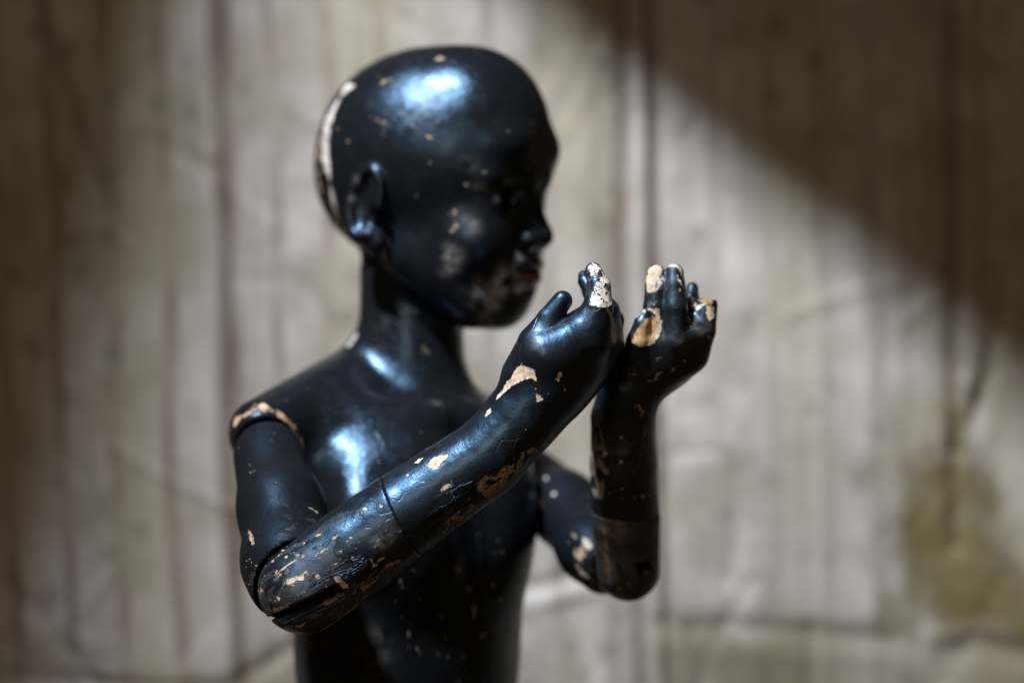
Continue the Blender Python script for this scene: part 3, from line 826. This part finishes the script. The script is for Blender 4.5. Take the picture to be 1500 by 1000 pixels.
nhand_wear = lambda V: 0.9 * np.exp(-(np.linalg.norm(V - P(882, 425, -.01), axis=1) / 0.016)**2) + 0.35 * np.exp(-(np.linalg.norm(V - P(700, 745, -.015), axis=1) / 0.03)**2)
near_arm = finish('forearm', Vn, Qn, MAT_ARM, root, near_chips, near_scuffs, wear=nhand_wear,
    splits=(ln, {0: ('forearm', root), 1: ('hand', root), 2: ('thumb', 1), 3: ('finger', 1), 4: ('finger', 1), 5: ('finger', 1), 6: ('finger', 1)}))
Ve, Qe = Fe.mesh()
near_elbow_chips = [
    (CREAM, [(418, 850), (432, 844), (446, 840), (444, 848), (430, 852), (420, 856)]), (CREAM, [(487, 842), (498, 841), (500, 848), (510, 856), (512, 862), (500, 860), (490, 850)]),
    (CREAM, (464, 843, 2.5)), (CREAM, (450, 838, 2)), (PINK, [(558, 838), (566, 826), (578, 820), (588, 818), (580, 832), (568, 840)]), (WOOD, [(526, 860), (550, 848), (556, 838), (550, 854), (532, 866)]), (CREAM, strip([(543, 818), (548, 828), (554, 826)], 4)),
    (CREAM, [(400, 888), (410, 890), (424, 884), (420, 894), (406, 898)]), (BROWN, (398, 890, 5)), (CREAM, (408, 876, 3)), (DULL, (392, 874, 4)), (PINK, (382, 864, 4)), (CREAM, (535, 745, 3)), (CREAM, (558, 741, 2)), (DULL, (520, 801, 3)), (DULL, (498, 807, 2.5)), (DULL, strip([(470, 800), (478, 794)], 3)), (DULL, (436, 812, 3)),
    (DULL, strip([(490, 896), (516, 880)], 4)), (DULL, strip([(478, 912), (500, 898)], 4)), (DULL, (400, 905, 4)),
]
el_wear = lambda V: 0.6 * fade(-((V - P(588, 752)) @ unit([.8, 0, .6])), -0.01, 0.05) * fade(-V[:, 2], 0.112, 0.150) + 0.15
elbow_block = finish('elbow_block', Ve, Qe, MAT_ARM, root, near_elbow_chips, [(560, 790, 20, .3), (440, 860, 25, .2)], wear=el_wear)

# ---- far arm
FEL = P(918, 832, 0.125)
upper_arm([(FSH, R(50, .28)), (P(826, 744, .22), R(51, .22)), (P(866, 802, .165), R(47, .165)), (P(886, 826, .145), R(44, .145))], FEL, R(50, .125), 0.0017, 'upper_arm',
    [(GREY, (811, 723, 3.5)), (DULL, strip([(784, 712), (788, 728), (796, 744)], 12)), (GREY, [(852, 786), (862, 788), (868, 800), (862, 806), (854, 800)]), (DULL, strip([(838, 782), (846, 790)], 5)), (DULL, [(840, 802), (852, 800), (860, 812), (852, 824), (842, 816)]), (DULL, strip([(844, 826), (852, 838), (864, 846)], 6)), (GREY, (800, 700, 3))], 0.4, 5)

def far_forearm():
    lo = P(820, 900, .10) - np.array([0, .10, 0]); hi = P(1090, 360, .10) + np.array([0, .10, 0])
    F = Field(lo, hi, 0.0014)
    q = P
    axis = [(920, 834, .122, 46), (917, 760, .104, 50), (914, 680, .082, 49.5), (913, 612, .062, 47.5), (922, 570, .052, 46)]
    for (x0, y0, d0, r0), (x1, y1, d1, r1) in zip(axis[:-1], axis[1:]):
        F.add(cone(q(x0, y0, d0), q(x1, y1, d1), R(r0, d0), R(r1, d1)), 0.0015, label=0)
    ax = unit(q(985, 430) - q(940, 560)); bd = unit([0.9, 0.42, 0.1]); bd = unit(bd - ax * (bd @ ax)); nrm = np.cross(ax, bd); A = np.stack([ax, bd, nrm])
    F.add(ellipsoid(q(957, 536, .050), [R(46), R(48), R(42)], A), 0.012, label=1)
    F.add(ellipsoid(q(984, 502, .047), [R(57), R(62), R(43)], A), 0.014, label=1)
    d = .040
    chains = [
        (2, 0.006, [(q(930, 538, d), R(26)), (q(935, 500, d-.012), R(18)), (q(941, 474, d-.014), R(13)), (q(946, 461, d-.014), R(9))]),
        (3, 0.005, [(q(960, 545, d), R(22)), (q(961, 500, d-.006), R(22)), (q(960, 450, d-.008), R(18.5)), (q(960, 420, d-.008), R(16)), (q(961, 401, d-.006), R(14.5))]),
        (4, 0.005, [(q(984, 540, d), R(22)), (q(988, 500, d-.009), R(21.5)), (q(989, 450, d-.012), R(18.5)), (q(988, 418, d-.010), R(16)), (q(988, 400, d-.008), R(14))]),
        (5, 0.005, [(q(1004, 528, d+.002), R(22)), (q(1012, 490, d-.006), R(19)), (q(1013, 456, d+.002), R(15)), (q(1013, 436, d+.014), R(11)), (q(1014, 422, d+.018), R(9.5))]),
        (6, 0.005, [(q(1016, 520, d+.004), R(23)), (q(1028, 484, d-.002), R(21)), (q(1034, 446, d), R(18))]),
    ]
    labelled_hand(F, chains, .01)
    # broken little finger: flat, ragged stump; broken thumb: scooped out
    F.cut(box(q(1044, 424, d-.004), [R(25), .015, R(15)], np.stack([unit([1, 0, -.1]), [0, 1, 0], unit([.1, 0, 1])])), 0.001)
    F.cut(ellipsoid(q(954, 482, d-.030), [R(15), R(22), R(24)]), 0.002)
    F.cut(ellipsoid(q(944, 496, d-.034), [R(16), R(22), R(12)]), 0.002)
    # small mortise at the elbow
    F.cut(box(q(944, 834, .096), [R(11), .016, R(13)], np.stack([unit([1, 0, .35]), [0, 1, 0], unit([-.35, 0, 1])]), .001), .0015)
    return F
Ff = far_forearm()
CF = P(915, 748, .10); CFN = unit(np.array([0.05, -.25, 1.0]))
Fg = Ff.copy(); Fg.clip(CF - CFN * 0.0001, CFN, 0.0003)
Ff.clip(CF + CFN * 0.0001, -CFN, 0.0003)
Vf, Qf = Ff.mesh(); lf = Ff.labels(Vf)
far_chips = [
    (CREAM, [(948, 392), (960, 386), (970, 390), (968, 402), (962, 416), (958, 430), (948, 428), (946, 410)]), (WHITE, [(958, 408), (972, 402), (970, 416), (960, 428), (954, 424)]), (WHITE, strip([(976, 392), (986, 387), (997, 391)], 9)), (CREAM, strip([(996, 392), (1002, 404), (1004, 416)], 6)), (RED, strip([(974, 394), (976, 410)], 2)), (CREAM, strip([(1000, 396), (1003, 408)], 4)),
    (BROWN, strip([(948, 432), (950, 448)], 5)),
    ((0.64, 0.43, 0.23), [(924, 500), (932, 484), (944, 468), (958, 462), (964, 474), (962, 494), (952, 506), (936, 508)]), (CREAM, strip([(950, 452), (962, 456), (966, 472), (962, 490), (956, 502)], 8)), (WHITE, strip([(952, 440), (960, 450)], 5)), (CREAM, strip([(932, 464), (944, 454)], 6)),
    (WHITE, strip([(1006, 428), (1014, 444), (1022, 450), (1036, 446)], 8)), (WOOD, [(1022, 440), (1034, 438), (1046, 440), (1048, 446), (1034, 446)]), (CREAM, [(1036, 448), (1046, 450), (1046, 464), (1038, 470), (1034, 458)]), (WHITE, strip([(1020, 452), (1023, 468)], 3)), (DULL, (1037, 494, 4)),
    (WOOD, [(960, 524), (968, 522), (968, 528), (964, 530)]), (WOOD, strip([(946, 556), (958, 554), (968, 544)], 7)), (WOOD, strip([(980, 548), (988, 540)], 9)), (WOOD, strip([(918, 546), (930, 552)], 5)),
    (WOOD, [(928, 592), (938, 590), (944, 600), (940, 610), (932, 604)]), (WOOD, strip([(946, 624), (944, 655)], 9)),
    (DULL, [(864, 600), (882, 604), (886, 660), (884, 730), (868, 728), (862, 660)]), (CREAM, (869, 664, 4)), (CREAM, (886, 664, 4)), (CREAM, (870, 686, 5)), (DULL, (878, 622, 5)), (DULL, (872, 640, 6)), (DULL, (888, 690, 4)), (DULL, (872, 710, 4)), (GREY, (910, 640, 3)), (GREY, (910, 676, 3)),
    (BROWN, strip([(876, 610), (878, 720)], 18)),
]
fh_wear = lambda V: 0.25 * np.exp(-(np.linalg.norm(V - P(875, 660, .03), axis=1) / 0.03)**2) + 0.4 * np.exp(-(np.linalg.norm(V - P(960, 420, .02), axis=1) / 0.012)**2)
far_arm = finish('forearm', Vf, Qf, MAT_FAR, root, far_chips, [(912, 670, 30, .25), (995, 500, 20, .15), (1030, 480, 14, .4)], wear=fh_wear,
    splits=(lf, {0: ('forearm', root), 1: ('hand', root), 2: ('thumb', 1), 3: ('finger', 1), 4: ('finger', 1), 5: ('finger', 1), 6: ('finger', 1)}))
Vg, Qg = Fg.mesh()
far_elbow = finish('elbow_block', Vg, Qg, MAT_WORN, root, [(CREAM, (884, 747, 5)), (CREAM, (893, 756, 8)), (RED, strip([(918, 852), (924, 862)], 9)), (DULL, (908, 864, 5)), (BROWN, strip([(884, 770), (890, 850)], 16))], [(905, 775, 26, .35), (905, 830, 26, .3)])
